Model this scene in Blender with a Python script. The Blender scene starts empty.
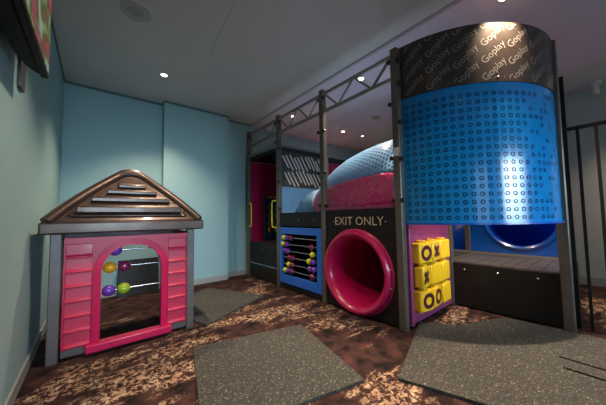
import bpy, math, random
from mathutils import Vector, Matrix
random.seed(4)
PI = math.pi
COL = bpy.context.scene.collection
sc = bpy.context.scene

# ------------------------------------------------------------------ materials
def newmat(name):
    m = bpy.data.materials.new(name); m.use_nodes = True
    return m, m.node_tree, m.node_tree.nodes['Principled BSDF']

def mat(name, col, rough=.5, metal=0., coat=0., noise=0., nscale=8., bump=0., bscale=60., spec=.5, trans=0., emis=None, estr=0.):
    m, nt, b = newmat(name)
    b.inputs['Roughness'].default_value = rough
    b.inputs['Metallic'].default_value = metal
    b.inputs['Coat Weight'].default_value = coat
    b.inputs['Coat Roughness'].default_value = .08
    b.inputs['Specular IOR Level'].default_value = spec
    b.inputs['Transmission Weight'].default_value = trans
    tc = nt.nodes.new('ShaderNodeTexCoord')
    n = nt.nodes.new('ShaderNodeTexNoise'); n.inputs['Scale'].default_value = nscale; n.inputs['Detail'].default_value = 4
    nt.links.new(tc.outputs['Object'], n.inputs['Vector'])
    r = nt.nodes.new('ShaderNodeValToRGB')
    r.color_ramp.elements[0].position = .3; r.color_ramp.elements[1].position = .7
    r.color_ramp.elements[0].color = [c * (1 - noise) for c in col] + [1]
    r.color_ramp.elements[1].color = [min(1, c * (1 + noise)) for c in col] + [1]
    nt.links.new(n.outputs['Fac'], r.inputs['Fac']); nt.links.new(r.outputs['Color'], b.inputs['Base Color'])
    if bump > 0:
        n2 = nt.nodes.new('ShaderNodeTexNoise'); n2.inputs['Scale'].default_value = bscale
        nt.links.new(tc.outputs['Object'], n2.inputs['Vector'])
        bp = nt.nodes.new('ShaderNodeBump'); bp.inputs['Strength'].default_value = bump; bp.inputs['Distance'].default_value = .01
        nt.links.new(n2.outputs['Fac'], bp.inputs['Height']); nt.links.new(bp.outputs['Normal'], b.inputs['Normal'])
    if emis:
        b.inputs['Emission Color'].default_value = (*emis, 1); b.inputs['Emission Strength'].default_value = estr
    return m

def ramp(nt, src, stops):
    r = nt.nodes.new('ShaderNodeValToRGB'); e = r.color_ramp.elements
    e[0].position, e[0].color = stops[0][0], (*stops[0][1], 1)
    e[1].position, e[1].color = stops[-1][0], (*stops[-1][1], 1)
    for p, c in stops[1:-1]:
        k = e.new(p); k.color = (*c, 1)
    nt.links.new(src, r.inputs['Fac']); return r.outputs['Color']

SPRAYS = [(.25, 2.35, .75, .75, .42), (.75, 1.55, .7, .5, .3), (1.75, 2.85, -.5, .85, .30), (2.1, 2.1, -1.1, .4, .22), (1.45, .9, .5, .35, .25), (2.25, 4.0, .9, .45, .16), (3.25, 1.25, -.5, .35, .2), (4.6, .1, .3, .7, .2), (-.1, 2.75, 1.2, .3, .15), (-.5, .3, .6, .7, .3), (1, -1, .4, .8, .4), (3.4, -1.6, -.6, .9, .4)]
def carpet_mat():
    m, nt, b = newmat('carpet'); L = nt.links.new
    b.inputs['Roughness'].default_value = .95; b.inputs['Specular IOR Level'].default_value = .1
    tc = nt.nodes.new('ShaderNodeTexCoord')
    mp = nt.nodes.new('ShaderNodeMapping'); mp.inputs['Rotation'].default_value = (0, 0, .62); mp.inputs['Scale'].default_value = (.55, 1.9, 1)
    L(tc.outputs['Object'], mp.inputs['Vector'])
    big = nt.nodes.new('ShaderNodeTexNoise'); big.inputs['Scale'].default_value = 2.6; big.inputs['Detail'].default_value = 6; big.inputs['Roughness'].default_value = .62
    big.inputs['Distortion'].default_value = .6
    L(mp.outputs[0], big.inputs['Vector'])
    # the woven pattern has sprays of tan flecks on near-black maroon: (x, y, heading, half length, half width)
    acc = None
    for (sx_, sy_, hd, la, lb) in SPRAYS:
        mq = nt.nodes.new('ShaderNodeMapping'); mq.vector_type = 'TEXTURE'
        mq.inputs['Location'].default_value = (sx_, sy_, 0); mq.inputs['Rotation'].default_value = (0, 0, hd); mq.inputs['Scale'].default_value = (la, lb, 1)
        L(tc.outputs['Object'], mq.inputs['Vector'])
        ln = nt.nodes.new('ShaderNodeVectorMath'); ln.operation = 'LENGTH'; L(mq.outputs[0], ln.inputs[0])
        mr = nt.nodes.new('ShaderNodeMapRange'); mr.inputs[1].default_value = 0; mr.inputs[2].default_value = 1.5; mr.inputs[3].default_value = .26; mr.inputs[4].default_value = 0; L(ln.outputs['Value'], mr.inputs[0])
        if acc is None: acc = mr.outputs[0]
        else:
            q = nt.nodes.new('ShaderNodeMath'); q.operation = 'MAXIMUM'; L(acc, q.inputs[0]); L(mr.outputs[0], q.inputs[1]); acc = q.outputs[0]
    sm = nt.nodes.new('ShaderNodeMath'); sm.operation = 'ADD'; L(acc, sm.inputs[0]); L(big.outputs['Fac'], sm.inputs[1])
    mask = ramp(nt, sm.outputs[0], [(.58, (0, 0, 0)), (.66, (1, 1, 1))])
    fine = nt.nodes.new('ShaderNodeTexNoise'); fine.inputs['Scale'].default_value = 24; fine.inputs['Detail'].default_value = 6; fine.inputs['Roughness'].default_value = .75; fine.inputs['Distortion'].default_value = .8
    L(tc.outputs['Object'], fine.inputs['Vector'])
    fm = ramp(nt, fine.outputs['Fac'], [(.49, (0, 0, 0)), (.55, (1, 1, 1))])
    mul = nt.nodes.new('ShaderNodeMath'); mul.operation = 'MULTIPLY'; L(mask, mul.inputs[0]); L(fm, mul.inputs[1])
    med = nt.nodes.new('ShaderNodeTexNoise'); med.inputs['Scale'].default_value = 7; med.inputs['Detail'].default_value = 5
    L(tc.outputs['Object'], med.inputs['Vector'])
    darkc = ramp(nt, med.outputs['Fac'], [(.35, (.012, .009, .009)), (.55, (.05, .026, .024)), (.7, (.09, .035, .03))])
    litc = ramp(nt, med.outputs['Fac'], [(.3, (.34, .18, .13)), (.5, (.44, .28, .18)), (.65, (.58, .46, .30))])
    mx = nt.nodes.new('ShaderNodeMix'); mx.data_type = 'RGBA'
    L(mul.outputs[0], mx.inputs[0]); L(darkc, mx.inputs[6]); L(litc, mx.inputs[7]); L(mx.outputs[2], b.inputs['Base Color'])
    fb = nt.nodes.new('ShaderNodeTexNoise'); fb.inputs['Scale'].default_value = 220
    L(tc.outputs['Object'], fb.inputs['Vector'])
    bp = nt.nodes.new('ShaderNodeBump'); bp.inputs['Strength'].default_value = .5; bp.inputs['Distance'].default_value = .004
    L(fb.outputs['Fac'], bp.inputs['Height']); L(bp.outputs[0], b.inputs['Normal'])
    return m

def rubber_mat():
    m, nt, b = newmat('speckled_rubber'); L = nt.links.new
    b.inputs['Roughness'].default_value = .8; b.inputs['Specular IOR Level'].default_value = .25
    tc = nt.nodes.new('ShaderNodeTexCoord')
    n = nt.nodes.new('ShaderNodeTexNoise'); n.inputs['Scale'].default_value = 75; n.inputs['Detail'].default_value = 2
    L(tc.outputs['Object'], n.inputs['Vector'])
    c = ramp(nt, n.outputs['Fac'], [(.3, (.032, .034, .033)), (.56, (.054, .056, .052)), (.66, (.11, .105, .085)), (.75, (.36, .32, .22))])
    L(c, b.inputs['Base Color'])
    bp = nt.nodes.new('ShaderNodeBump'); bp.inputs['Strength'].default_value = .4; bp.inputs['Distance'].default_value = .003
    L(n.outputs['Fac'], bp.inputs['Height']); L(bp.outputs[0], b.inputs['Normal'])
    return m

def perforated_mat(name, col, pitch, rad, rough=.3, metal=.3):
    """sheet with round holes through it, laid out by UV in metres"""
    m, nt, b = newmat(name); L = nt.links.new
    b.inputs['Base Color'].default_value = (*col, 1); b.inputs['Roughness'].default_value = rough; b.inputs['Metallic'].default_value = metal
    uv = nt.nodes.new('ShaderNodeUVMap')
    sx = nt.nodes.new('ShaderNodeSeparateXYZ'); L(uv.outputs[0], sx.inputs[0])
    def M(op, a, bb=None):
        q = nt.nodes.new('ShaderNodeMath'); q.operation = op
        for i, v in enumerate((a, bb)):
            if v is None: continue
            if isinstance(v, (int, float)): q.inputs[i].default_value = v
            else: L(v, q.inputs[i])
        return q.outputs[0]
    u = M('DIVIDE', sx.outputs[0], pitch); v = M('DIVIDE', sx.outputs[1], pitch)
    row = M('MODULO', M('FLOOR', v), 2.); u = M('ADD', u, M('MULTIPLY', row, .5))
    du = M('SUBTRACT', M('FRACT', u), .5); dv = M('SUBTRACT', M('FRACT', v), .5)
    d = M('SQRT', M('ADD', M('MULTIPLY', du, du), M('MULTIPLY', dv, dv)))
    hole = M('LESS_THAN', d, rad)
    tr = nt.nodes.new('ShaderNodeBsdfTransparent'); mx = nt.nodes.new('ShaderNodeMixShader')
    L(hole, mx.inputs[0]); L(b.outputs[0], mx.inputs[1]); L(tr.outputs[0], mx.inputs[2])
    L(mx.outputs[0], nt.nodes['Material Output'].inputs[0])
    return m

def clear_mat():
    m = bpy.data.materials.new('clear_acrylic'); m.use_nodes = True; nt = m.node_tree; nt.nodes.clear(); L = nt.links.new
    out = nt.nodes.new('ShaderNodeOutputMaterial'); t = nt.nodes.new('ShaderNodeBsdfTransparent'); t.inputs[0].default_value = (.96, .97, .98, 1)
    g = nt.nodes.new('ShaderNodeBsdfGlossy'); g.inputs['Roughness'].default_value = .04
    lw = nt.nodes.new('ShaderNodeLayerWeight'); lw.inputs[0].default_value = .5
    pw = nt.nodes.new('ShaderNodeMath'); pw.operation = 'POWER'; L(lw.outputs['Facing'], pw.inputs[0]); pw.inputs[1].default_value = 4
    fr = nt.nodes.new('ShaderNodeMath'); fr.operation = 'MULTIPLY_ADD'; L(pw.outputs[0], fr.inputs[0]); fr.inputs[1].default_value = .25; fr.inputs[2].default_value = .02
    mx = nt.nodes.new('ShaderNodeMixShader'); L(fr.outputs[0], mx.inputs[0]); L(t.outputs[0], mx.inputs[1]); L(g.outputs[0], mx.inputs[2]); L(mx.outputs[0], out.inputs[0])
    return m

def translucent(name, col, amt=.6):
    m = mat(name, col, .28, coat=.3); nt = m.node_tree; b = nt.nodes['Principled BSDF']
    t = nt.nodes.new('ShaderNodeBsdfTranslucent'); t.inputs[0].default_value = (*[min(1, c*1.6 + .02) for c in col], 1)
    mx = nt.nodes.new('ShaderNodeMixShader'); mx.inputs[0].default_value = amt
    nt.links.new(b.outputs[0], mx.inputs[1]); nt.links.new(t.outputs[0], mx.inputs[2]); nt.links.new(mx.outputs[0], nt.nodes['Material Output'].inputs[0])
    return m

def screen_mat():
    m, nt, b = newmat('tv_picture'); L = nt.links.new
    b.inputs['Base Color'].default_value = (.01, .01, .01, 1); b.inputs['Roughness'].default_value = .3
    tc = nt.nodes.new('ShaderNodeTexCoord')
    mp = nt.nodes.new('ShaderNodeMapping'); mp.inputs['Scale'].default_value = (1, 2.6, 3.6); L(tc.outputs['Object'], mp.inputs[0])
    n = nt.nodes.new('ShaderNodeTexNoise'); n.inputs['Scale'].default_value = 2.6; n.inputs['Detail'].default_value = 5; n.inputs['Distortion'].default_value = .5; L(mp.outputs[0], n.inputs[0])
    c = ramp(nt, n.outputs['Fac'], [(.3, (.5, .75, .9)), (.42, (.35, .45, .12)), (.48, (.1, .16, .03)), (.54, (.35, .05, .06)), (.6, (.7, .1, .15)), (.66, (.2, .12, .04))])
    L(c, b.inputs['Emission Color']); b.inputs['Emission Strength'].default_value = .35
    return m

M = {
 'carpet': carpet_mat(), 'rubber': rubber_mat(), 'clear': clear_mat(), 'tv': screen_mat(),
 'ceiling_lilac_light': mat('painted_lilac_light', (.74, .64, .76), .8, noise=.02, nscale=2),  # lighter lilac paints in the coloured light bounced onto the ceiling
 'edge_shade': mat('painted_edge_shade', (.48, .40, .42), .7),  # soft shadow along the ceiling edge, put into a darker mauve
 'ceiling': mat('ceiling_paint', (.66, .63, .64), .8, noise=.03, nscale=2, bump=.05),
 'wall': mat('teal_wall_paint', (.28, .47, .50), .6, noise=.04, nscale=1.5, bump=.05, bscale=150),
 'wall_grey': mat('grey_green_wall_paint', (.40, .44, .41), .6, noise=.04, nscale=1.5),
 'shadow_line': mat('painted_gap_shade', (.10, .17, .18), .7),  # shade inside the gap at the wall top, painted as dark teal
 'skirt': mat('grey_skirting', (.30, .32, .31), .5, noise=.05),
 'post': mat('bronze_grey_post', (.15, .135, .12), .38, metal=.5, noise=.12, nscale=5),
 'truss': mat('grey_truss_steel', (.28, .26, .25), .38, metal=.5, noise=.1),
 'black': mat('black_board', (.010, .009, .010), .5, spec=.3, noise=.2, nscale=6),
 'deck': mat('black_deck', (.035, .032, .035), .5, noise=.2),
 'knob': mat('black_knob', (.015, .015, .015), .4),
 'cap': mat('red_cap', (.22, .03, .03), .4),
 'blue': mat('blue_plastic', (.002, .19, .50), .18, coat=.25, noise=.06, nscale=2),
 'blue_frame': mat('blue_frame_plastic', (.02, .13, .60), .3, coat=.3, noise=.05),
 'navy': mat('navy_panel', (.012, .05, .14), .35, noise=.1),
 'bluetube': translucent('blue_tube_plastic', (.01, .14, .62)),
 'deepblue': mat('deep_blue_plastic', (.006, .08, .42), .25, coat=.4, noise=.06),
 'pale_blue': mat('pale_blue_panel', (.15, .40, .78), .3, noise=.05),
 'magenta': mat('magenta_plastic', (.42, .006, .085), .28, coat=.4, noise=.06, nscale=4),
 'pink': mat('raspberry_plastic', (.50, .003, .055), .42, coat=.1, noise=.07, nscale=5, bump=.05, bscale=200),
 'pinklight': mat('raspberry_trim', (.54, .005, .075), .36, coat=.15, noise=.05, nscale=5),
 'purple': mat('mauve_panel', (.22, .04, .14), .35, coat=.2, noise=.06),
 'houseframe': mat('grey_brown_frame', (.12, .10, .105), .4, metal=.2, noise=.1),
 'roof': mat('dark_bronze_plastic', (.060, .038, .031), .36, metal=.5, coat=.1, noise=.18, nscale=9, bump=.08, bscale=120),
 'yellow': mat('yellow_plastic', (.85, .52, .015), .3, coat=.3, noise=.05),
 'handle': mat('yellow_green_handle', (.62, .72, .03), .3, coat=.3),
 'orange': mat('orange_plastic', (.85, .32, .02), .3),
 'lime': mat('lime_bead', (.55, .62, .03), .25, coat=.5),
 'violet': mat('violet_bead', (.13, .04, .36), .22, coat=.5),
 'plum': mat('plum_bead', (.16, .012, .07), .25, coat=.5),
 'amber': mat('amber_bead', (.72, .36, .015), .25, coat=.5),
 'green': mat('green_bead', (.30, .42, .02), .25, coat=.5),
 'marks': mat('maroon_marks', (.06, .004, .02), .4),
 'steel': mat('steel_rod', (.42, .42, .44), .25, metal=.9),
 'screw': mat('bright_screw', (.6, .6, .6), .25, metal=.9),
 'letters': mat('pale_lettering', (.30, .28, .26), .5),
 'exitletters': mat('tan_lettering', (.60, .48, .37), .5),
 'signpanel': mat('dark_sign_panel', (.062, .050, .042), .3, metal=.4, noise=.1, bump=.04, bscale=30),
 'ring_dark': mat('punched_ring', (.0, .004, .025), .5, spec=.1),
 'tvblack': mat('tv_black', (.005, .005, .005), .5, spec=.2),
 'bracket': mat('bracket_grey', (.12, .12, .13), .5, metal=.3),
 'slotwhite': mat('slot_white', (.85, .83, .8), .5),
 'white': mat('off_white_plastic', (.6, .6, .57), .5),
 'grille': mat('speaker_grille', (.46, .45, .42), .6),
 'grilledark': mat('speaker_grille_dark', (.36, .35, .34), .6),
 'lens': mat('lamp_lens', (1, .9, .8), .4, emis=(1, .78, .58), estr=14),
 'fence': mat('black_fence', (.012, .012, .012), .4, metal=.3),
 'perf_sky_sheen': perforated_mat('perforated_sky_sheen', (.24, .52, .92), .046, .27, .3, .0),  # pale blue stands for sky reflected in the metal mesh
 'perf_mag': perforated_mat('perforated_magenta', (.72, .03, .17), .046, .27, .3, .0),
 'bright_pane': mat('daylit_window_glass', (.1, .1, .1), .3, emis=(.66, .85, 1), estr=2.3),
 'frame_white': mat('window_frame_paint', (.5, .5, .48), .5),
}

# ------------------------------------------------------------------ mesh helpers
class MB:
    def __init__(s): s.v = []; s.f = []; s.uv = []; s.mi = []; s.cur = 0
    def add(s, vs, fs, uvs=None):
        o = len(s.v); s.v += [Vector(p) for p in vs]
        for i, f in enumerate(fs):
            s.f.append([o + k for k in f]); s.mi.append(s.cur)
            s.uv.append([uvs[k] for k in f] if uvs else [(0, 0)] * len(f))
        return s
    def box(s, a, b, rot=None, c=None):
        (x0, y0, z0), (x1, y1, z1) = a, b
        vs = [Vector(p) for p in ((x0,y0,z0),(x1,y0,z0),(x1,y1,z0),(x0,y1,z0),(x0,y0,z1),(x1,y0,z1),(x1,y1,z1),(x0,y1,z1))]
        if rot:
            c = Vector(c) if c else (vs[0] + vs[6]) / 2
            vs = [rot @ (p - c) + c for p in vs]
        return s.add(vs, [(0,3,2,1),(4,5,6,7),(0,1,5,4),(1,2,6,5),(2,3,7,6),(3,0,4,7)])
    def prism(s, pts, z0, z1):
        n = len(pts)
        return s.add([(x, y, z0) for x, y in pts] + [(x, y, z1) for x, y in pts],
              [list(range(n))[::-1], list(range(n, 2*n))] + [(i, (i+1) % n, n + (i+1) % n, n + i) for i in range(n)])
    def extr(s, pts, d):
        """3D polygon extruded by vector d"""
        n = len(pts); d = Vector(d); P = [Vector(p) for p in pts]
        return s.add(P + [p + d for p in P], [list(range(n))[::-1], list(range(n, 2*n))] + [(i, (i+1) % n, n + (i+1) % n, n + i) for i in range(n)])
    def tube(s, path, r, n=10, caps=True, square=False):
        P = [Vector(p) for p in path]; rs = r if isinstance(r, (list, tuple)) else [r] * len(P)
        rings = []; up = None
        for i, p in enumerate(P):
            t = (P[min(i+1, len(P)-1)] - P[max(i-1, 0)]).normalized()
            if up is None:
                up = Vector((0, 0, 1)) if abs(t.z) < .9 else Vector((1, 0, 0))
            up = (up - t * up.dot(t)).normalized(); sd = t.cross(up)
            off = PI / 4 if square else 0
            rings.append([p + (up * math.cos(2*PI*k/n + off) + sd * math.sin(2*PI*k/n + off)) * rs[i] for k in range(n)])
        vs = [q for R in rings for q in R]; fs = []
        for i in range(len(P) - 1):
            for k in range(n):
                fs.append((i*n+k, i*n+(k+1) % n, (i+1)*n+(k+1) % n, (i+1)*n+k))
        if caps: fs.append(list(range(n))[::-1]); fs.append([(len(P)-1)*n + k for k in range(n)])
        return s.add(vs, fs)
    def bar(s, a, b, w):
        return s.tube([a, b], w * .7071, 4, square=True)
    def lathe(s, prof, origin, axis='z', n=32):
        """prof: list of (radius, height) along the axis"""
        o = Vector(origin); A = {'z': (Vector((1,0,0)), Vector((0,1,0)), Vector((0,0,1))), 'x': (Vector((0,1,0)), Vector((0,0,1)), Vector((1,0,0))),
                                 'y': (Vector((0,0,1)), Vector((1,0,0)), Vector((0,1,0)))}[axis]
        vs = []; fs = []; m = len(prof)
        for r, h in prof:
            for k in range(n):
                a = 2*PI*k/n; vs.append(o + (A[0]*math.cos(a) + A[1]*math.sin(a)) * max(r, 1e-4) + A[2]*h)
        for i in range(m-1):
            for k in range(n): fs.append((i*n+k, i*n+(k+1) % n, (i+1)*n+(k+1) % n, (i+1)*n+k))
        return s.add(vs, fs)
    def ball(s, c, r, sq=(1,1,1), n=16, m=10):
        vs = []; fs = []
        for i in range(m+1):
            t = PI*i/m
            for k in range(n):
                a = 2*PI*k/n; vs.append((c[0]+sq[0]*r*max(math.sin(t),1e-3)*math.cos(a), c[1]+sq[1]*r*max(math.sin(t),1e-3)*math.sin(a), c[2]+sq[2]*r*math.cos(t)))
        for i in range(m):
            for k in range(n): fs.append((i*n+k, (i+1)*n+k, (i+1)*n+(k+1) % n, i*n+(k+1) % n))
        return s.add(vs, fs)
    def build(s, name, m, parent=None, smooth=False, bevel=0., world=True):
        me = bpy.data.meshes.new(name)
        off = parent['_o'] if parent else (0, 0, 0)
        off = Vector(off)
        me.from_pydata([v - off for v in s.v], [], s.f); me.validate(); me.update()
        ms = m if isinstance(m, (list, tuple)) else [m]
        for q in ms: me.materials.append(q)
        if len(me.polygons) == len(s.f):
            me.polygons.foreach_set('material_index', s.mi)
            uvl = me.uv_layers.new(name='UVMap'); i = 0
            for p, u in zip(me.polygons, s.uv):
                for li, c in zip(p.loop_indices, u): uvl.data[li].uv = c
        import bmesh
        bm = bmesh.new(); bm.from_mesh(me); bmesh.ops.recalc_face_normals(bm, faces=bm.faces); bm.to_mesh(me); bm.free()
        o = bpy.data.objects.new(name, me); COL.objects.link(o)
        if parent: o.parent = parent
        o['_o'] = tuple(off)
        if smooth:
            for p in me.polygons: p.use_smooth = True
            me.set_sharp_from_angle(angle=math.radians(38))
        if bevel:
            b = o.modifiers.new('Bevel', 'BEVEL'); b.width = bevel; b.segments = 3; b.limit_method = 'ANGLE'; b.angle_limit = math.radians(40)
            for p in me.polygons: p.use_smooth = True
            me.set_sharp_from_angle(angle=math.radians(40))
            b.harden_normals = False
        return o

def tag(o, label=None, cat=None, group=None, kind=None):
    if label: o['label'] = label
    if cat: o['category'] = cat
    if group: o['group'] = group
    if kind: o['kind'] = kind
    return o
def thing(name, label, cat, loc=(0, 0, 0), group=None):
    o = bpy.data.objects.new(name, None); COL.objects.link(o); o.location = loc; o.empty_display_size = .1
    o['_o'] = tuple(loc)
    return tag(o, label, cat, group)
def struct(o): o['kind'] = 'structure'; return o
def box(a, b): return MB().box(a, b)

def text_mesh(txt, size, bold=0.):
    cu = bpy.data.curves.new('t', 'FONT'); cu.body = txt; cu.size = size; cu.align_x = 'CENTER'; cu.align_y = 'CENTER'; cu.resolution_u = 3; cu.offset = bold
    o = bpy.data.objects.new('t', cu); COL.objects.link(o)
    dg = bpy.context.evaluated_depsgraph_get(); me = bpy.data.meshes.new_from_object(o.evaluated_get(dg))
    V = [v.co.copy() for v in me.vertices]; F = [list(p.vertices) for p in me.polygons]
    bpy.data.objects.remove(o); bpy.data.curves.remove(cu); bpy.data.meshes.remove(me)
    return V, F

# ------------------------------------------------------------------ the room
LX, RX, FY, BY, H = -.398, 6.40, -3.5, 5.057, 3.275
struct(box((LX-.1, FY-.1, -.1), (RX+.1, BY+.1, 0)).build('floor', M['carpet']))
struct(box((LX-.1, FY-.1, H), (RX+.1, BY+.1, H+.1)).build('ceiling', M['ceiling']))
struct(box((2.70, FY, H-.012), (5.30, BY, H-.0005)).build('ceiling_painted_light', M['ceiling_lilac_light']))  # thin sheet carrying the painted lilac light
struct(box((2.655, FY, H-.016), (2.699, BY, H-.0005)).build('trim_edge_shade', M['edge_shade']))  # strip standing in for the edge shadow
struct(box((LX-.1, FY-.1, 0), (LX, BY+.1, H)).build('wall_left', M['wall']))
struct(box((LX, BY, 0), (RX, BY+.1, H)).build('wall_back', M['wall']))
struct(box((RX, FY-.1, 0), (RX+.1, BY+.1, H)).build('wall_right', M['wall_grey']))
WIN = [(-.25, 1.25, .75, 2.45), (2.55, 4.5, .75, 2.45)]
wf = MB()
xs = LX
for a, b, z0, z1 in WIN:
    wf.box((xs, FY-.1, 0), (a, FY, H)); wf.box((a, FY-.1, 0), (b, FY, z0)); wf.box((a, FY-.1, z1), (b, FY, H)); xs = b
wf.box((xs, FY-.1, 0), (RX, FY, H))
struct(wf.build('wall_front', M['wall']))
for i, (a, b, z0, z1) in enumerate(WIN):
    w = MB(); n = 3
    for k in range(n+1):
        x = a + (b-a)*k/n; w.box((max(a, x-.025), FY-.07, z0), (min(b, x+.025), FY-.03, z1))
    w.box((a, FY-.07, z0), (b, FY-.03, z0+.05)); w.box((a, FY-.07, z1-.05), (b, FY-.03, z1))
    struct(w.build('window_%d' % (i+1), M['frame_white']))
    struct(box((a, FY-.13, z0), (b, FY-.12, z1)).build('window_%d' % (i+3), M['bright_pane']))
    ld = bpy.data.lights.new('window_daylight', 'AREA'); ld.shape = 'RECTANGLE'; ld.size = b-a-.1; ld.size_y = z1-z0-.1; ld.energy = 19; ld.color = (.62, .84, 1); ld.spread = math.radians(44)
    lo = bpy.data.objects.new('window_daylight', ld); COL.objects.link(lo); lo.location = ((a+b)/2, FY-.02, (z0+z1)/2); lo.rotation_euler = (PI/2 - math.radians(9), 0, 0)
# pilaster on the back wall
PX0, PX1, PY = .90, 2.06, 4.88
struct(box((PX0, PY, 0), (PX1, BY, H)).build('trim_1', M['wall']))
# skirtings
struct(box((LX, FY, 0), (LX+.015, BY, .10)).build('baseboard_left', M['skirt'], bevel=.004))
bb = MB(); bb.box((LX+.015, BY-.015, 0), (PX0, BY, .10)); bb.box((PX0, PY-.015, 0), (PX1, PY, .10)); bb.box((PX1, BY-.015, 0), (RX, BY, .10))
struct(bb.build('baseboard_back', M['skirt']))
struct(box((RX-.02, FY, 0), (RX, BY-.02, .14)).build('baseboard_right', M['skirt']))
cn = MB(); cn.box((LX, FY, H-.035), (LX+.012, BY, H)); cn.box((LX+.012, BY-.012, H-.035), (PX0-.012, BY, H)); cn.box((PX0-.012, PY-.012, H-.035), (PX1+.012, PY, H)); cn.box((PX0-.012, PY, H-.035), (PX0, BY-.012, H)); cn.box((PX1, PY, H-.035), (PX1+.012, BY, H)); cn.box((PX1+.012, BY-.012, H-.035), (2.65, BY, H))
struct(cn.build('trim_gap_shade', M['shadow_line']))  # dark strip painted for the shade in the gap under the ceiling
# plasterboard joint in the ceiling
j = MB(); j.bar((1.09, 3.23, H-.0005), (.93, 1.6, H-.0005), .004)
struct(j.build('trim_2', M['skirt']))

# ------------------------------------------------------------------ ceiling fittings
def downlight(x, y, label, power, group=None, size=105, blend=.75, aim=None):
    Hc = H - (.012 if 2.7 < x < 5.3 else 0)
    t = thing('recessed_downlight', label, 'ceiling light', (x, y, Hc), group)
    MB().lathe([(.038, -.001), (.040, -.006), (.055, -.008), (.060, -.004), (.060, .0)], (x, y, Hc), n=28).build('trim_ring', M['white'], t, smooth=True)
    MB().lathe([(.0, -.003), (.038, -.003)], (x, y, Hc), n=28).build('lamp_lens', M['lens'], t)
    ld = bpy.data.lights.new('downlight_beam', 'SPOT'); ld.energy = power; ld.color = (1, .74, .52); ld.spot_size = math.radians(size); ld.spot_blend = blend; ld.shadow_soft_size = .035
    lo = bpy.data.objects.new('downlight_beam', ld); COL.objects.link(lo); lo.location = (x, y, Hc-.012)
    if aim: lo.rotation_euler = (Vector(aim) - lo.location).to_track_quat('-Z', 'Y').to_euler()
    return t
downlight(.725, 4.0, 'small warm recessed downlight in the ceiling above the playhouse', 300)
downlight(3.10, 4.05, 'recessed downlight showing through the truss nearest the back wall', 180)
downlight(3.05, 2.30, 'recessed downlight showing through the truss next to the blue drum', 270)
downlight(4.63, 4.07, 'left one of the two downlights seen behind the clear panel', 270)
downlight(5.32, 4.03, 'right one of the two downlights seen behind the clear panel', 270)
downlight(2.97, .555, 'bright downlight close above the top of the curved dark sign panel', 700, size=96)
for x, y, p in ((.70, 2.24, 230), (1.45, .75, 100), (.9, -.9, 50), (5.5, -.7, 190)):  # last lamp is added unseen, to brighten the fence side
    downlight(x, y, 'unseen recessed downlight out of the frame over the near floor', p, 'downlights above the near floor')
def speaker(x, y, r, label, m):
    Hc = H - (.012 if 2.7 < x < 5.3 else 0)
    t = thing('ceiling_speaker', label, 'speaker', (x, y, Hc))
    MB().lathe([(r*.86, -.004), (r*.9, -.010), (r, -.008), (r*1.02, 0)], (x, y, Hc), n=40).build('rim', M['white'] if r > .13 else m, t, smooth=True)
    g = MB().lathe([(0, -.006), (r*.45, -.0062)], (x, y, Hc), n=40); g.cur = 1
    g.lathe([(r*.45, -.005), (r*.87, -.005)], (x, y, Hc), n=40)
    g.build('grille', [M['grilledark'] if r > .13 else m, m], t)
speaker(.262, 2.915, .155, 'large round ceiling speaker grille near the television', M['grille'])
speaker(4.527, 3.06, .09, 'small round ceiling vent disc above the perforated tunnel', M['grilledark'])
d = MB().lathe([(0, -.02), (.0, -.19), (.045, -.19), (.05, -.17), (.05, -.05), (.075, -.04), (.08, 0)], (6.15, .09, H), n=24)
tag(d.build('ceiling_sensor', M['white'], smooth=True), 'small white round sensor hanging under the ceiling by the right wall', 'sensor')

# ------------------------------------------------------------------ television
tv = thing('television', 'wall-mounted flat television with colourful picture, top left corner', 'television', (LX, 1.6, 2.4))
tilt = Matrix.Rotation(math.radians(0), 3, 'Y')
b_ = MB(); b_.box((-.285, .98, 2.105), (-.25, 2.25, 2.85)); b_.build('bezel', M['tvblack'], tv, bevel=.006)
MB().box((-.2499, 1.0, 2.13), (-.2485, 2.235, 2.83)).build('screen', M['tv'], tv)
h = MB(); h.extr([(-.286, 1.0, 2.11), (-.286, 2.235, 2.11), (-.335, 2.15, 2.11), (-.362, 1.95, 2.11), (-.365, 1.0, 2.11)], (0, 0, .70))
h.build('rear_housing', M['tvblack'], tv, bevel=.01)
h = MB(); h.box((LX+.003, 1.35, 2.2), (-.366, 1.85, 2.6)); h.box((LX+.003, 2.32, 2.05), (LX+.018, 2.44, 2.32)); h.box((LX+.003, 1.8, 2.24), (-.372, 2.44, 2.30))
h.build('wall_bracket', M['bracket'], tv, bevel=.003)

# ------------------------------------------------------------------ playhouse
HY = 3.017
ph = thing('playhouse', 'raspberry pink toy playhouse with arched opening and dark peaked roof', 'playhouse', (.3, 3.35, 0))
HB = 3.72
for x in (-.25, .84):
    for y in (HY+.035, HB-.035):
        MB().box((x-.038, y-.035, 0), (x+.038, y+.035, 1.10)).build('corner_post', M['houseframe'], ph, bevel=.008)
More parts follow.
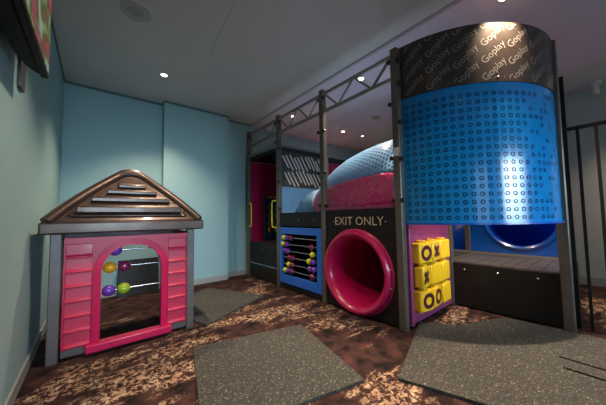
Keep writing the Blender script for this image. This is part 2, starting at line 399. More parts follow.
# front panel with arch hole: built from columns following the arch
AX, AW, AZ0, AZ1 = .305, .245, .10, .955        # arch centre, half width, base, crown
def arch_z(x):
    u = abs(x - AX) / AW
    return AZ1 - .25 * (1 - math.sqrt(max(0, 1 - u**2.2)))
def arch_pts(grow, z0, n=28):
    pts = [(AX - AW - grow, z0)]
    for k in range(n+1):
        a = PI - PI*k/n
        c = math.cos(a); sgn = math.sin(a)
        pts.append((AX + (AW+grow)*math.copysign(abs(c)**.9, c), AZ1 - .25 + (.25+grow) * sgn**.95))
    pts.append((AX + AW + grow, z0)); return pts
PXL, PXR, PZ0, PZ1 = -.198, .800, .085, 1.045
def strip_panel(x0, x1, z0, z1, ribs, inner):
    """clapboard style panel: each board leans out towards its lower edge"""
    mb = MB(); n = ribs; hgt = (z1-z0)/n
    return mb
fp = MB()
out = []; inn = arch_pts(0.03, PZ0)
# left and right lower zones and the top over the arch, as ring faces between arch curve and rectangle
m_ = len(inn)
outer = []
for (x, z) in inn:
    if z <= PZ0 + 1e-6: outer.append((PXL if x < AX else PXR, PZ0))
    else:
        dx, dz = x - AX, z - .5
        sx = (PXR - AX if dx > 0 else AX - PXL) / max(abs(dx), 1e-5); sz = (PZ1 - .5) / max(dz, 1e-5)
        k = min(sx, sz); outer.append((AX + dx*k, .5 + dz*k))
# make sure corners exist
yf, yb = HY + .018, HY + .05
for i in range(m_ - 1):
    a, b, c, d2 = inn[i], inn[i+1], outer[i+1], outer[i]
    pts = [a, b, c, d2]
    fp.extr([(p[0], yf, p[1]) for p in pts], (0, yb - yf, 0))
# fill the two top corners
for sgn in (0, 1):
    top = [o for o in outer if abs(o[1] - PZ1) < 1e-5]; sd = [o for o in outer if abs(o[0] - (PXR if sgn else PXL)) < 1e-5]
    a = (max(top) if sgn else min(top)); b = max(sd, key=lambda q: q[1]); c = (PXR if sgn else PXL, PZ1)
    fp.extr([(a[0], yf, a[1]), (c[0], yf, c[1]), (b[0], yf, b[1])], (0, yb - yf, 0))
# raised rim around the whole panel
for a, b in (((PXL, HY+.008, PZ0), (PXL+.012, yf+.01, PZ1)), ((PXR-.012, HY+.008, PZ0), (PXR, yf+.01, PZ1)), ((PXL, HY+.002, PZ1-.045), (PXR, yf+.01, PZ1))):
    fp.box(a, b)
fpo = fp.build('front_panel', M['pink'], ph)
for (x0, x1) in ((PXL+.013, AX-AW-.064), (AX+AW+.064, PXR-.013)):
    for k in range(7):
        z = PZ0 + .015 + k*.128; zt = z + .122
        if zt > PZ1-.05: zt = PZ1-.05
        s_ = MB(); s_.extr([(x0, yf+.004, z), (x0, HY-.008, z+.004), (x0, HY-.009, z+.014), (x0, HY+.006, z+.030), (x0, HY+.010, zt), (x0, yf+.004, zt)], (x1-x0, 0, 0))
        s_.build('siding_board', M['pink'], ph, bevel=.004)
# arch surround
a0 = arch_pts(0.0, PZ0); a1 = arch_pts(.060, PZ0)
ar = MB()
for i in range(len(a0)-1):
    ar.extr([(a0[i][0], HY-.022, a0[i][1]), (a0[i+1][0], HY-.022, a0[i+1][1]), (a1[i+1][0], HY-.008, a1[i+1][1]), (a1[i][0], HY-.008, a1[i][1])], (0, .075, 0))
ar.build('arch_surround', M['pinklight'], ph, smooth=True)
sl = MB().box((AX-AW-.10, HY-.05, .028), (AX+AW+.10, HY+.05, .105)); sl.build('sill', M['pinklight'], ph, bevel=.014)
MB().box((PXL, HY+.01, .03), (PXR, HY+.05, .09)).build('bottom_rail', M['houseframe'], ph, bevel=.004)
# side walls and rear rails
for x in (-.25, .84):
    w = MB(); w.box((x-.012, HY+.07, .10), (x+.012, HB-.07, 1.06))
    w.build('side_panel', M['pink'], ph, bevel=.003)
MB().box((-.25, HB-.05, .98), (.84, HB-.015, 1.07)).build('rear_rail', M['houseframe'], ph, bevel=.004)
for z, beads in ((.905, [(.165, 'violet')]), (.745, [(.125, 'amber'), (.238, 'plum')]), (.528, [(.12, 'violet'), (.238, 'green')])):
    r = MB().tube([(AX-AW-.04, HY+.075, z), (AX+AW+.04, HY+.075, z)], .008, 10).build('bead_rod', M['steel'], ph, smooth=True)
    for bx, cm in beads:
        MB().ball((bx, HY+.075, z), .056, (1.0, 1, .95)).build('bead', M[cm], r, smooth=True)
# roof
RC = .300; RF, RB = 2.93, 3.76; RM = 3.33
Z0r, Z1r, ZA = 1.085, 1.185, 1.715
def rw(t): return .652*(1-t) + .135*t + .032*math.sin(PI*t)*(1-t*.3)                       # half width up the slope
def ryf(t): return RF + .012 + (RM - RF - .06)*t           # front slope y
def ryb(t): return RB - .012 - (RB - RM - .06)*t
fas = MB(); fas.box((RC-.652, RF, Z0r), (RC+.652, RB, Z1r)); fas.build('eaves_board', M['roof'], ph, bevel=.014)
rf = MB(); N = 14; ring = []
for i in range(N+1):
    t = i/N
    zz = Z1r - .005 + (ZA - .045 - Z1r)*t
    w = rw(t) + .018*math.sin(PI*t)*0
    ring.append([(RC-w, ryf(t), zz), (RC+w, ryf(t), zz), (RC+w, ryb(t), zz), (RC-w, ryb(t), zz)])
# rounded crown
for th in (.3, .6, .85, 1.0):
    k = math.cos(th*PI/2); zz = ZA - .045 + .045*math.sin(th*PI/2); w = .135*max(k, .02)
    yy0 = RM - (RM-ryf(1))*max(k, .02); yy1 = RM + (ryb(1)-RM)*max(k, .02)
    ring.append([(RC-w, yy0, zz), (RC+w, yy0, zz), (RC+w, yy1, zz), (RC-w, yy1, zz)])
vs = [p for r_ in ring for p in r_]; fs = []
for i in range(len(ring)-1):
    for k in range(4): fs.append((i*4+k, i*4+(k+1) % 4, (i+1)*4+(k+1) % 4, (i+1)*4+k))
fs.append((0, 3, 2, 1)); fs.append([(len(ring)-1)*4+k for k in range(4)])
rf.add(vs, fs); rf.build('roof_shell', M['roof'], ph, bevel=.02)
# raised hips rolling over the crown, framing the louvres
hp = MB()
for sg in (-1, 1):
    pts = []
    for i in range(15):
        t = i/14*.97; pts.append((RC + sg*(rw(t)-.045), ryf(t)+.026, Z1r + .0 + (ZA-.045-Z1r)*t))
    pts += [(RC + sg*.075, ryf(1)+.022, ZA-.034), (RC + sg*.035, ryf(1)+.026, ZA-.022), (RC - sg*.002, ryf(1)+.028, ZA-.018)]
    hp.tube(pts, [.050]*len(pts), 16)
hp.build('hip_roll', M['roof'], ph, smooth=True)
def on_slope(t, dy=0): return (ryf(t) + dy, Z1r + (ZA-.045-Z1r)*t)
LV = [(.17, .43, .055), (.39, .33, .040), (.56, .215, .036), (.70, .12, .032), (.84, .06, .03)]
for k in range(4):
    t0, w0, rh = LV[k]; t1 = LV[k+1][0] - .005; w1 = LV[k+1][1] + .06
    y0, z0 = on_slope(t0, -.004); y1, z1 = on_slope(t1, .0)
    lv = MB(); f0 = y0 - .030
    lv.add([(RC-w0, f0, z0), (RC+w0, f0, z0), (RC+w0*.98, f0, z0+rh), (RC-w0*.98, f0, z0+rh), (RC+w1, y1, z1), (RC-w1, y1, z1), (RC-w0, y0+.03, z0), (RC+w0, y0+.03, z0)],
           [(0,1,2,3), (3,2,4,5), (0,3,5,6), (1,7,4,2), (0,6,7,1), (6,5,4,7)])
    lv.build('roof_louvre', M['roof'], ph, bevel=.008)
gr = MB(); t = .11; y0, z0 = on_slope(t, -.008)
pts = [(RC-.45, on_slope(.20, -.008)[0], on_slope(.20)[1]), (RC-.475, y0, z0+.012), (RC-.45, y0-.002, z0-.002), (RC+.45, y0-.002, z0-.002), (RC+.475, y0, z0+.012), (RC+.45, on_slope(.20, -.008)[0], on_slope(.20)[1])]
gr.tube(pts, .007, 8); gr.build('moulded_bead', M['roof'], ph, smooth=True)

lean = MB().box((.30, 4.84, .02), (.86, 4.87, .58), Matrix.Rotation(math.radians(-8), 3, 'X'))
lean.v = [v + Vector((0, .06, -.02)) for v in lean.v]
tag(lean.build('leaning_panel', M['black'], bevel=.004), 'dark board leaning on the back wall, glimpsed through the playhouse arch', 'board')

# ------------------------------------------------------------------ rubber mats
def mat_obj(name, pts, label, h=.022):
    return tag(MB().prism(pts, .0, h).build(name, M['rubber'], bevel=.003), label, 'mat')
mat_obj('rubber_mat', [(.726, 2.506), (1.79, 2.252), (1.54, 1.205), (.476, 1.459)], 'grey speckled rubber mat lying alone in the centre foreground')
mat_obj('rubber_mat', [(1.0, 2.95), (2.02, 3.443), (1.54, 4.43), (.93, 4.14), (.93, 3.09)], 'grey speckled rubber mat on the carpet right of the playhouse')
mat_obj('rubber_mat', [(1.74, 1.06), (2.82, 1.43), (3.05, 1.10), (3.66, .86), (3.70, .40), (3.72, -.7), (3.005, -.7), (3.005, .35), (2.972, .35), (2.972, -.7), (2.82, -.7), (2.82, .31), (2.787, .31), (2.787, -.7), (2.35, -.7)],
        'large grey speckled rubber mat with two narrow slits, under the blue curved drum')

# ------------------------------------------------------------------ play structure
X0, X1, X2 = 2.526, 3.756, 4.90
YD, YC, YB, YA, YE = 1.445, 2.603, 3.748, 4.864, .343
HP = 3.03
ps = thing('play_structure', 'large indoor climbing frame with tunnels, pink and blue panels and truss rails', 'play structure', (3.7, 2.6, 0))
PW = .04
def post(x, y, h=HP, knobs=(), w=PW):
    p = MB().box((x-w, y-w, 0), (x+w, y+w, h-.012)).build('post', M['post'], ps, bevel=.012)
    MB().box((x-w, y-w, h-.012), (x+w, y+w, h+.004)).build('post_cap', M['cap'], p, bevel=.004)
    for (dy, z, dx) in knobs:
        k = MB().lathe([(0, -.02), (.02, -.02), (.024, -.01), (.024, .012), (.016, .02), (0, .02)], (x-w*.8+dx, y+dy, z), 'x', 14)
        k.tube([(x-w*.2+dx, y+dy, z), (x-w*.2+dx, y+dy*.5, z)], .008, 8)
        k.build('panel_clamp', M['knob'], p, smooth=True)
    return p
zz = (1.36, 1.82, 2.42)
pA = post(X0, YA, knobs=[(-.055, z, 0) for z in (2.9, 2.55)])
pB = post(X0, YB, knobs=[(-.055, z, 0) for z in zz + (2.9,)] + [(.055, z, 0) for z in (2.55, 2.9)])
pC = post(X0, YC, knobs=[(s*.055, z, 0) for z in zz + (2.9,) for s in (-1, 1)])
pD = post(X0, YD, knobs=[(.055, z, 0) for z in zz + (2.9,)] + [(-.055, z, 0) for z in (1.36, 1.8, 2.2, 2.62, 2.87)])
MB().box((X0-PW-.002, YD-.03, 1.84), (X0-PW+.002, YD+.03, 1.93)).build('sticker', M['white'], pD)
pE = post(X1, YE, w=.045)
post(X1, YD, 2.0); post(X1, YC, 1.7); post(X1, YB, 1.6); post(X1, YA, 2.39)
post(X2, YD+.14, 2.0); post(X2, YB, 2.0)
# roof trusses along the front
def truss(ya, yb, x=X0):
    a, b = min(ya, yb)+PW, max(ya, yb)-PW; zt, zb = 2.975, 2.715
    t = MB(); w = .032
    t.box((x-w/2, a, zt-w/2), (x+w/2, b, zt+w/2)); t.box((x-w/2, a, zb-w/2-.004), (x+w/2, b, zb+w/2+.004))
    for k in range(4):
        y0 = b - (b-a)*k/4; y1 = b - (b-a)*(k+1)/4
        z0, z1 = (zt, zb) if k % 2 == 0 else (zb, zt)
        t.bar((x, y0, z0), (x, y1, z1), .024)
    t.build('truss_rail', M['truss'], ps)
for a, b in ((YA, YB), (YB, YC), (YC, YD)): truss(a, b)
# cross beams further in
bm_ = MB()
for y in (YA, YB):
    bm_.box((X0+PW, y-.02, 2.475), (X1-PW, y+.02, 2.515))
bm_.box((X0-.02, YB+PW, 2.47), (X0+.02, YA-PW, 2.53)); bm_.box((X1-.02, YB, 2.475), (X1+.02, YA, 2.53))
bm_.build('cross_beam', M['truss'], ps)
MB().box((X0-.0, YB+PW, 2.395), (X1, YA-PW, 2.465)).build('bay_roof', M['black'], ps, bevel=.004)
# clear panels
for a, b in ((YB, YC), (YC, YD)):
    MB().box((X0-.004, b+PW+.008, 1.29), (X0+.004, a-PW-.008, 2.56)).build('clear_panel', M['clear'], ps)
# entrance bay A-B : black step box with light seam and screws
e = MB().box((X0-.012, YB+PW, .02), (X0+.012, YA-PW, .71)).build('kick_panel', M['black'], ps, bevel=.003)
MB().box((X0-.020, YB+PW+.01, .285), (X0-.0125, YA-PW-.01, .305)).build('metal_seam', M['steel'], e)
for k in range(3):
    MB().ball((X0-.013, YB+.22+.34*k, .60), .010, n=8, m=6).build('screw', M['screw'], e)
MB().box((X0+.013, YB+PW, .66), (X1-PW, YA-PW, .70)).build('entrance_deck', M['deck'], ps)
bp = MB().box((X0+PW+.005, YA-.012, .70), (X1-PW, YA+.012, 2.39)).build('back_panel', M['magenta'], ps, bevel=.003)
MB().box((X1-.012, YB+PW, .70), (X1+.012, YA-PW, 2.39)).build('back_panel', M['magenta'], ps, bevel=.003)
ap = MB().box((2.86, YA-.06, .72), (3.62, YA-.013, 1.69)).build('activity_panel', M['navy'], ps, bevel=.006)
MB().box((2.92, YA-.075, 1.63), (3.58, YA-.061, 1.675)).build('orange_strip', M['orange'], ap, bevel=.004)
for cx in (2.97, 3.14, 3.31, 3.48):
    z = MB(); z.tube([(cx + .035*(-1)**k, YA-.068, 1.50-.085*k) for k in range(7)], .009, 8); z.build('zigzag_track', M['amber'], ap, smooth=True)
    MB().ball((cx, YA-.075, .93), .03, (1, .6, 2.2), 12, 8).build('slider', M['orange'], ap, smooth=True)
# grab handles
def grab(y0, y1, nm='grab_handle'):
    g = MB(); s = 1 if y1 > y0 else -1; x = X0-.045
    pts = [(x+.02, y0, 1.49), (x, y0+s*.06, 1.50), (x-.005, y1-s*.02, 1.495), (x-.005, y1, 1.46), (x-.005, y1, 1.06), (x-.005, y1-s*.02, 1.03), (x, y0+s*.06, 1.02), (x+.02, y0, 1.03)]
    g.tube(pts, .013, 12); g.build(nm, M['handle'], ps, smooth=True)
grab(YA-.03, YA-.17); grab(YB+.03, YB+.16)
# abacus bay B-C
a = MB(); xa, xb = X0-.035, X0+.02; ya, yb = YC+PW+.005, YB-PW-.005
a.box((xa, ya, .10), (xb, ya+.10, 1.03)); a.box((xa, yb-.07, .10), (xb, yb, 1.03))
a.box((xa, ya+.101, .10), (xb, yb-.071, .24)); a.box((xa, ya+.101, .92), (xb, yb-.071, 1.03))
ab = a.build('abacus_frame', M['blue_frame'], ps, bevel=.008)
rods = [(.855, [('lime', .95), ('violet', .84), ('plum', .72)]), (.745, [('lime', .97), ('violet', .86), ('plum', .15)]), (.635, [('violet', .93), ('violet', .83), ('lime', .13)]),
        (.53, [('plum', .78), ('plum', .68), ('lime', .22), ('violet', .11)]), (.42, [('lime', .80), ('plum', .70), ('violet', .20), ('violet', .09)]), (.315, [('lime', .92), ('violet', .81), ('plum', .70), ('plum', .14)])]
r0, r1 = ya+.10, yb-.07
for z, bs in rods:
    MB().tube([(X0-.006, r0-.01, z), (X0-.006, r1+.01, z)], .008, 8).build('abacus_rod', M['steel'], ab, smooth=True)
    for cm, u in bs:
        MB().ball((X0-.012, r0 + (r1-r0)*u, z), .046, (1, 1, 1), 14, 9).build('abacus_bead', M[cm], ab, smooth=True)
st = MB().box((X0-.014, YC+PW, 1.05), (X0+.014, YB-PW, 1.275)).build('black_strip', M['black'], ps, bevel=.003)
for k in range(3): MB().ball((X0-.015, YC+.22+.36*k, 1.16), .010, n=8, m=6).build('screw', M['screw'], st)
MB().box((X0-.014, YC+PW, .02), (X0+.014, YB-PW, .095)).build('toe_rail', M['black'], ps)
# exit bay C-D : panel with round hole
PC = (YC+YD)/2 + .03; PZc, PR = .510, .46
pts = []; n = 48
ex = MB()
ys0, ys1, z0, z1 = YD+PW, YC-PW, .02, 1.285
def sq(a):
    c, s = math.cos(a), math.sin(a)
    k = min(((ys1-PC) if c > 0 else (PC-ys0))/max(abs(c), 1e-6), ((z1-PZc) if s > 0 else (PZc-z0))/max(abs(s), 1e-6))
    return (PC + c*k, PZc + s*k)
cor = sorted([math.atan2(b-PZc, a_-PC) % (2*PI) for a_ in (ys0, ys1) for b in (z0, z1)])
angs = sorted(set([2*PI*k/n for k in range(n)] + cor))
for i in range(len(angs)):
    a1_, a2_ = angs[i], angs[(i+1) % len(angs)]
    p1, p2 = (PC + PR*math.cos(a1_), PZc + PR*math.sin(a1_)), (PC + PR*math.cos(a2_), PZc + PR*math.sin(a2_))
    q1, q2 = sq(a1_), sq(a2_)
    ex.extr([(X0-.012, *p1), (X0-.012, *p2), (X0-.012, *q2), (X0-.012, *q1)], (.024, 0, 0))
exo = ex.build('exit_panel', M['black'], ps)
def panel_text(txt, size, cy, cz, name, m, parent, x):
    V, F = text_mesh(txt, size, -.0012)
    t = MB(); t.add([(x, cy - v.x, cz + v.y) for v in V] , F); return t.build(name, m, parent)
panel_text('EXIT ONLY', .150, PC-.035, 1.135, 'exit_lettering', M['exitletters'], exo, X0-.0135)
for dy in (-.40, .40): MB().ball((X0-.013, PC-.035+dy, 1.135), .010, (.4, 1, 1), 10, 6).build('screw', M['screw'], exo)
MB().box((X0-.018, YD+PW, 1.286), (X0+.018, YC-PW, 1.325)).build('reflection_strip', M['purple'], ps, bevel=.004)  # mauve strip paints the pinkish reflection along the panel top
# tunnel mouth
tm = MB(); tm.lathe([(.38, 1.15), (.38, .10), (.388, .03), (.405, -.03), (.435, -.075), (.462, -.09), (.485, -.085), (.503, -.06), (.505, -.025), (.515, -.016), (.525, -.014), (.525, -.012), (.50, -.012)], (X0, PC, PZc+.01), 'x', 64)
tmo = tm.build('tunnel_mouth', M['magenta'], ps, smooth=True)
for k in range(16):
    a_ = 2*PI*(k+.5)/16
    MB().ball((X0-.052, PC + .505*math.cos(a_), PZc + .01 + .505*math.sin(a_)), .008, n=8, m=6).build('screw', M['screw'], tmo)
# decks and inner partitions
MB().box((X0+.02, YD+.02, 1.16), (X1-PW, YB-.02, 1.20)).build('upper_deck', M['deck'], ps)
MB().box((X1-.012, YD+PW, .02), (X1+.012, YC-PW, 1.15)).build('inner_panel', M['black'], ps)
MB().box((X1-.012, YC+PW, .02), (X1+.012, YB-PW, 1.15)).build('inner_panel', M['magenta'], ps)
MB().box((X0+PW, YB-.012, .02), (X1-PW, YB+.012, 1.15)).build('inner_panel', M['black'], ps)
# upper back: slotted dark panel over pale-blue panel, then magenta beyond
sp = MB(); xa, xb, za, zb = X0+PW+.004, X1-.03, 1.75, 2.40
slots = []
for row in range(2):
    for k in range(12):
        cx = xa + .10 + k*.088 + row*.04; cz = za + .475 - row*.30
        slots.append((cx, cz))
# panel is woven as slanted strips: bars between slots
def slot_shape(cx, cz, L_=.20, w_=.03, ang=math.radians(122)):
    dx, dz = math.cos(ang), math.sin(ang); nx, nz = -dz, dx
    return [(cx+dx*L_/2*a_+nx*w_/2*b_, cz+dz*L_/2*a_+nz*w_/2*b_) for a_, b_ in ((-1,-1),(1,-1),(1,1),(-1,1))]
spo = sp.box((xa, YB-.010, za), (xb, YB+.010, zb)).build('slotted_panel', M['signpanel'], ps)
for k, (cx, cz) in enumerate(slots):
    L_ = .31 if (k % 3) else .25
    s_ = MB().extr([(p[0], YB-.0125, p[1]) for p in slot_shape(cx, cz + random.uniform(-.03, .03), L_)], (0, .002, 0)); s_.build('slot', M['slotwhite'], spo)
MB().box((xa, YB-.008, 1.20), (xb, YB+.008, 1.748)).build('blue_panel', M['pale_blue'], ps)
MB().box((xa, YB-.02, 2.401), (xb, YB+.02, 2.47)).build('header_panel', M['black'], ps)
MB().box((X1+PW, YB-.012, .6), (5.15, YB+.012, 2.33)).build('magenta_panel', M['magenta'], ps)
MB().box((X1+PW, YB-.02, 2.33), (5.15, YB+.02, 2.44)).build('header_panel', M['black'], ps)
MB().box((X1-.012, YD+PW, 1.20), (X1+.012, YC-PW, 1.70)).build('magenta_panel', M['magenta'], ps)
MB().box((X1-.012, YC+PW, 1.20), (X1+.012, YB-PW, 1.60)).build('magenta_panel', M['magenta'], ps)
# perforated hump-backed tunnel; the pale blue paints in a sky reflection
ctrl = [(1.53, 2.20, .60), (1.72, 2.22, .60), (1.95, 2.20, .60), (2.2, 2.165, .58), (2.45, 2.11, .55), (2.65, 2.03, .52), (2.82, 1.94, .48), (2.96, 1.85, .43), (3.07, 1.75, .37), (3.14, 1.69, .33)]
neck = [(3.13, 1.69, .33), (3.25, 1.685, .335), (3.40, 1.68, .34), (3.52, 1.66, .33), (3.60, 1.61, .30), (3.66, 1.53, .25), (3.70, 1.42, .16), (3.71, 1.30, .06)]
def perf(lo, hi, name, m, prof):
    s_ = MB(); n = 40; V = []; U = []; F = []
    for i, (y, zt, r) in enumerate(prof):
        zc = 1.225 + (zt - 1.225)*.36; rz = zt - zc
        for k in range(n+1):
            a_ = lo + (hi-lo)*k/n
            V.append((3.14 - r*math.cos(a_), y, max(1.205, zc + rz*math.sin(a_)))); U.append((a_*.52, y))
    for i in range(len(prof)-1):
        for k in range(n): F.append((i*(n+1)+k, i*(n+1)+k+1, (i+1)*(n+1)+k+1, (i+1)*(n+1)+k))
    s_.add(V, F, U); o = s_.build(name, m, ps, smooth=True)
    sd = o.modifiers.new('Solidify', 'SOLIDIFY'); sd.thickness = .003
    return o
perf(.17, PI+.2, 'perforated_tunnel_top', M['perf_sky_sheen'], ctrl)
perf(-1.35, .165, 'perforated_tunnel_side', M['perf_mag'], ctrl)
perf(-1.2, PI+.2, 'perforated_tunnel_neck', M['perf_sky_sheen'], neck)
fl = MB(); nn = 40
zc_ = 1.225 + (1.69-1.225)*.36
fl.tube([(3.14 - .375*math.cos(-.05+(PI+.1)*k/nn), 3.125, zc_ + (1.72-zc_)*math.sin(-.05+(PI+.1)*k/nn)) for k in range(nn+1)], .011, 8)
fl.build('tunnel_flange', M['white'], ps, smooth=True)
# tic-tac-toe side panel facing the viewer
pp = MB().box((X0+PW, YD-.012, .02), (X1-PW, YD+.012, 1.16)).build('game_panel', M['purple'], ps, bevel=.004)
fr = MB(); fr.box((2.60, YD-.05, .03), (2.66, YD-.012, 1.13)); fr.build('edge_rib', M['purple'], pp, bevel=.008)
sym = [['O', 'X', ''], ['X', '', ''], ['O', 'O', '']]
offs = [[.01, .005, 0], [-.03, 0, 0], [.02, .0, 0]]
for r in range(3):
    for c in range(3):
        cx = 2.81 + .252*c; cz = .785 - .256*r
        rz = Matrix.Rotation(math.radians([-7, 5, -4, 8, -6, 3, -8, 6, 2][r*3+c]), 3, 'Z')
        blk = MB().box((cx-.117, YD-.125, cz-.115), (cx+.117, YD-.02, cz+.115), rz)
        bo = blk.build('spinning_block', M['yellow'], ps, bevel=.022)
        s_ = sym[r][c]
        lug = MB().lathe([(0, 0), (.05, 0), (.05, .022), (0, .022)], (cx, YD-.072, cz+.113), 'z', 14); lug.build('pivot', M['yellow'], bo)
        if s_:
            ox = offs[r][c]; q = MB(); y = YD-.127
            C0 = Vector((cx, YD-.0725, cz))
            if s_ == 'O':
                R1, R2 = .072, .038; nn = 28; vv = []
                for k in range(nn):
                    a_ = 2*PI*k/nn; vv += [(cx+ox+1.35*R1*math.cos(a_), y, cz+R1*math.sin(a_)*1.15), (cx+ox+1.35*R2*math.cos(a_), y, cz+R2*math.sin(a_)*1.15)]
                q.add(vv, [(2*k, 2*((k+1) % nn), 2*((k+1) % nn)+1, 2*k+1) for k in range(nn)])
            else:
                for sg in (-1, 1):
                    d_ = Vector((.062, 0, sg*.058)); nv = Vector((-sg*.062, 0, .05)).normalized()*.027; c_ = Vector((cx+ox, y - (.0003 if sg > 0 else 0), cz))
                    q.add([c_-d_-nv, c_+d_-nv, c_+d_+nv, c_-d_+nv], [(0,1,2,3)])
            q.v = [rz @ (v - C0) + C0 for v in q.v]
            q.build('symbol', M['marks'], bo)
# low platform
pf = MB().box((X1-.015, YE+.05, .02), (X1+.015, YD-PW, .565)).build('platform_front', M['black'], ps, bevel=.003)
for k, y in enumerate((1.27, .92, .56)): MB().ball((X1-.017, y, .49), .012, n=8, m=6).build('screw', M['screw'], pf)
pd = MB()
pd.box((X1+.016, YE+.05, .53), (X2-.08, YD+.60, .572))
pd.build('platform_deck', M['deck'], ps, bevel=.003)
for k in range(9):
    y = YE + .07 + k*.125
    MB().box((X1+.03, y, .572), (X2-.10, y+.115, .578)).build('deck_tread', M['post'], ps, bevel=.002)
MB().box((X2-.08, YE, .56), (X2-.04, YD+.6, .60)).build('deck_edge_bar', M['truss'], ps)
MB().box((X1+.016, YE-.012, .02), (X2, YE+.012, .565)).build('platform_side', M['black'], ps)
MB().box((X1+.05, YD+.66, .58), (X2-.05, YD+.69, 1.6)).build('dark_side_panel', M['black'], ps)
# blue slide panel with round opening + tube
TC, TZ, TR = .90, 1.12, .45
sb = MB(); n = 40
ya, yb, za, zb = YE+PW, YD+.10, .60, 2.0
def sq2(a):
    c, s = math.cos(a), math.sin(a)
    k = min(((yb-TC) if c > 0 else (TC-ya))/max(abs(c), 1e-6), ((zb-TZ) if s > 0 else (TZ-za))/max(abs(s), 1e-6))
    return (TC + c*k, TZ + s*k)
angs = sorted(set([2*PI*k/n for k in range(n)] + [math.atan2(b-TZ, a_-TC) % (2*PI) for a_ in (ya, yb) for b in (za, zb)]))
for i in range(len(angs)):
    a1_, a2_ = angs[i], angs[(i+1) % len(angs)]
    sb.extr([(X2-.01, TC+.43*math.cos(a1_), TZ+.43*math.sin(a1_)), (X2-.01, TC+.43*math.cos(a2_), TZ+.43*math.sin(a2_)), (X2-.01, *sq2(a2_)), (X2-.01, *sq2(a1_))], (.02, 0, 0))
sbo = sb.build('slide_entry_panel', M['deepblue'], ps)
MB().lathe([(.40, .0), (.405, -.04), (.43, -.055), (.455, -.04), (.46, -.012)], (X2, TC, TZ), 'x', 48).build('entry_ring', M['deepblue'], sbo, smooth=True)
path = [(X2+.011, TC, TZ), (5.1, TC, TZ), (5.28, TC+.005, TZ-.005)]
for k in range(1, 9):
    a_ = PI/2*k/8; path.append((5.28+.42*math.sin(a_)*.75, TC+.02 + .55*(1-math.cos(a_)), TZ-.01-.10*(1-math.cos(a_))*2))
path += [(5.60, 1.75, .72), (5.60, 2.15, .50)]
tb = MB().tube(path, .43, 36, caps=False); tbo = tb.build('tube_slide', M['bluetube'], ps, smooth=True)
for x in (4.98, 5.2): MB().lathe([(.43, -.02), (.46, -.015), (.46, .015), (.43, .02)], (x, TC, TZ), 'x', 40).build('tube_flange', M['violet'], tbo, smooth=True)
sdm = tbo.modifiers.new('Solidify', 'SOLIDIFY'); sdm.thickness = .01
# curved drum: quarter cylinders
AR = 1.15
def drum(r, z0, z1, th, name, m, parent=None, a0=.03, a1=PI/2-.03, n=48, extra=None):
    q = MB(); V = []; F = []
    for i in range(n+1):
        a_ = a0 + (a1-a0)*i/n; c, s = math.cos(a_), math.sin(a_)
        for rr, z in ((r, z0), (r, z1), (r-th, z1), (r-th, z0)): V.append((X1 - rr*c*1.03, YD - rr*s*.965, z))
    for i in range(n):
        for k in range(4): F.append((i*4+k, i*4+(k+1) % 4, (i+1)*4+(k+1) % 4, (i+1)*4+k))
    F += [(0,1,2,3), [n*4+k for k in (3,2,1,0)]]
    q.add(V, F)
    if extra:
        q.cur = 1; q.add(extra.v, extra.f)
    return q.build(name, m, parent or ps, smooth=True)
def on_drum(r, s, z):     # s = arc length from D end
    a_ = s / r; return (X1 - r*math.cos(a_)*1.03, YD - r*math.sin(a_)*.965, z)
ZB0, ZB1, ZS1 = 1.12, 2.47, 3.045
drum(AR+.02, ZB0-.018, ZB0+.0, .03, 'lower_rim', M['deepblue'])
rg = MB(); pitch = .074
rows = int((ZB1-.06-ZB0)/pitch)
Ltot = AR*PI/2
for r in range(rows):
    z = ZB0+.05+r*pitch
    for c in range(22):
        s_ = .09 + c*.0735 + (.0 if r % 2 else .0)
        if s_ > Ltot-.10: continue
        u = s_/Ltot
        if u > .62 and random.random() < (u-.62)*2.2 + .1*(r > 10): continue
        ctr = [s_, z]; nn = 10; r1, r2 = .0205, .0130; V = []
        for k in range(nn):
            a_ = 2*PI*k/nn
            V.append(on_drum(AR+.0025, s_+r1*math.cos(a_), z+r1*math.sin(a_))); V.append(on_drum(AR+.0025, s_+r2*math.cos(a_), z+r2*math.sin(a_)))
        rg.add(V, [(2*k, 2*((k+1) % nn), 2*((k+1) % nn)+1, 2*k+1) for k in range(nn)])
bd = drum(AR, ZB0, ZB1+.03, .012, 'blue_curved_panel', [M['blue'], M['ring_dark']], extra=rg)
V0, F0 = text_mesh('Goplay', .098, -.0012)
lt = MB(); ang = math.radians(43)
for col in range(-1, 9):
    for row in range(-1, 4):
        cs = .17 + col*.25; cz = ZB1 + .43 - row*.17 + (col % 2)*.02
        vv = []; ok = []
        for v in V0:
            x = v.x*math.cos(ang)-v.y*math.sin(ang); y = v.x*math.sin(ang)+v.y*math.cos(ang)
            s_ = cs + x; z = cz + y; vv.append(on_drum(AR+.0145, s_, z)); ok.append(.07 < s_ < (AR+.012)*PI/2-.05 and ZB1+.01 < z < ZS1-.012)
        ff = [f for f in F0 if all(ok[i] for i in f)]
        used = sorted({i for f in ff for i in f}); mp_ = {i: k for k, i in enumerate(used)}
        if ff: lt.add([vv[i] for i in used], [[mp_[i] for i in f] for f in ff])
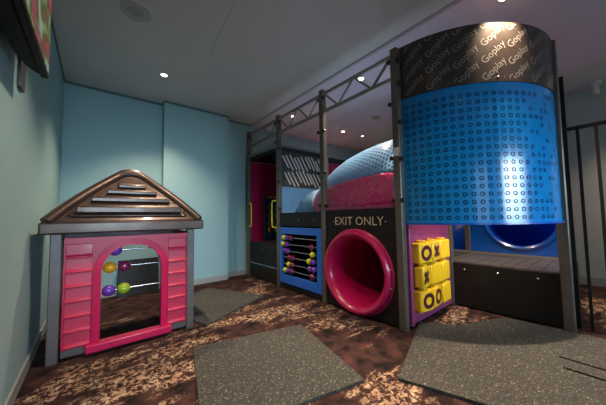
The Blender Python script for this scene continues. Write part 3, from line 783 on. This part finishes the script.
sg_ = drum(AR+.012, ZB1-.01, ZS1, .010, 'curved_sign_panel', [M['signpanel'], M['letters']], extra=lt)
for s_, z in ((.95, ZB1+.02), (.10, ZB1+.02), (.28, ZB1+.02)):
    p_ = on_drum(AR+.025, s_, z); MB().ball(p_, .014, n=10, m=6).build('drum_bolt', M['knob'], sg_, smooth=True)

# ------------------------------------------------------------------ fence
fn = thing('metal_fence', 'black metal railing with vertical bars at the right edge', 'fence', (3.95, -.4, 0))
MB().box((3.93, .275, 0), (3.97, .315, 2.70)).build('end_post', M['fence'], fn, bevel=.003)
MB().box((3.935, -1.2, 2.085), (3.965, .275, 2.125)).build('top_rail', M['fence'], fn, bevel=.003)
for k in range(11):
    y = .20 - .13*k
    MB().box((3.937, y-.013, .0), (3.963, y+.013, 2.085)).build('fence_bar', M['fence'], fn)

# ------------------------------------------------------------------ world, camera, view
w = bpy.data.worlds.new('world'); sc.world = w; w.use_nodes = True
w.node_tree.nodes['Background'].inputs[0].default_value = (.6, .75, 1, 1); w.node_tree.nodes['Background'].inputs[1].default_value = .3
f, t, a, ro = 254.25, .056845, .686512, -.015178
R = Vector((math.cos(a), -math.sin(a), 0)); Fh = Vector((math.sin(a), math.cos(a), 0)); Z = Vector((0, 0, 1))
F3 = Fh*math.cos(t) + Z*math.sin(t); U3 = -Fh*math.sin(t) + Z*math.cos(t)
R2 = R*math.cos(ro) + U3*math.sin(ro); U2 = -R*math.sin(ro) + U3*math.cos(ro)
cam = bpy.data.cameras.new('camera'); co = bpy.data.objects.new('camera', cam); COL.objects.link(co)
cam.sensor_width = 36; cam.lens = f/606*36; cam.clip_start = .02
co.matrix_world = Matrix(((R2.x, U2.x, -F3.x, 0), (R2.y, U2.y, -F3.y, 0), (R2.z, U2.z, -F3.z, 1.2), (0, 0, 0, 1)))
sc.camera = co
sc.view_settings.view_transform = 'Standard'; sc.view_settings.look = 'None'; sc.view_settings.exposure = 0; sc.view_settings.gamma = 1; sc.view_settings.use_curve_mapping = False
for o in bpy.data.objects:
    if '_o' in o: del o['_o']
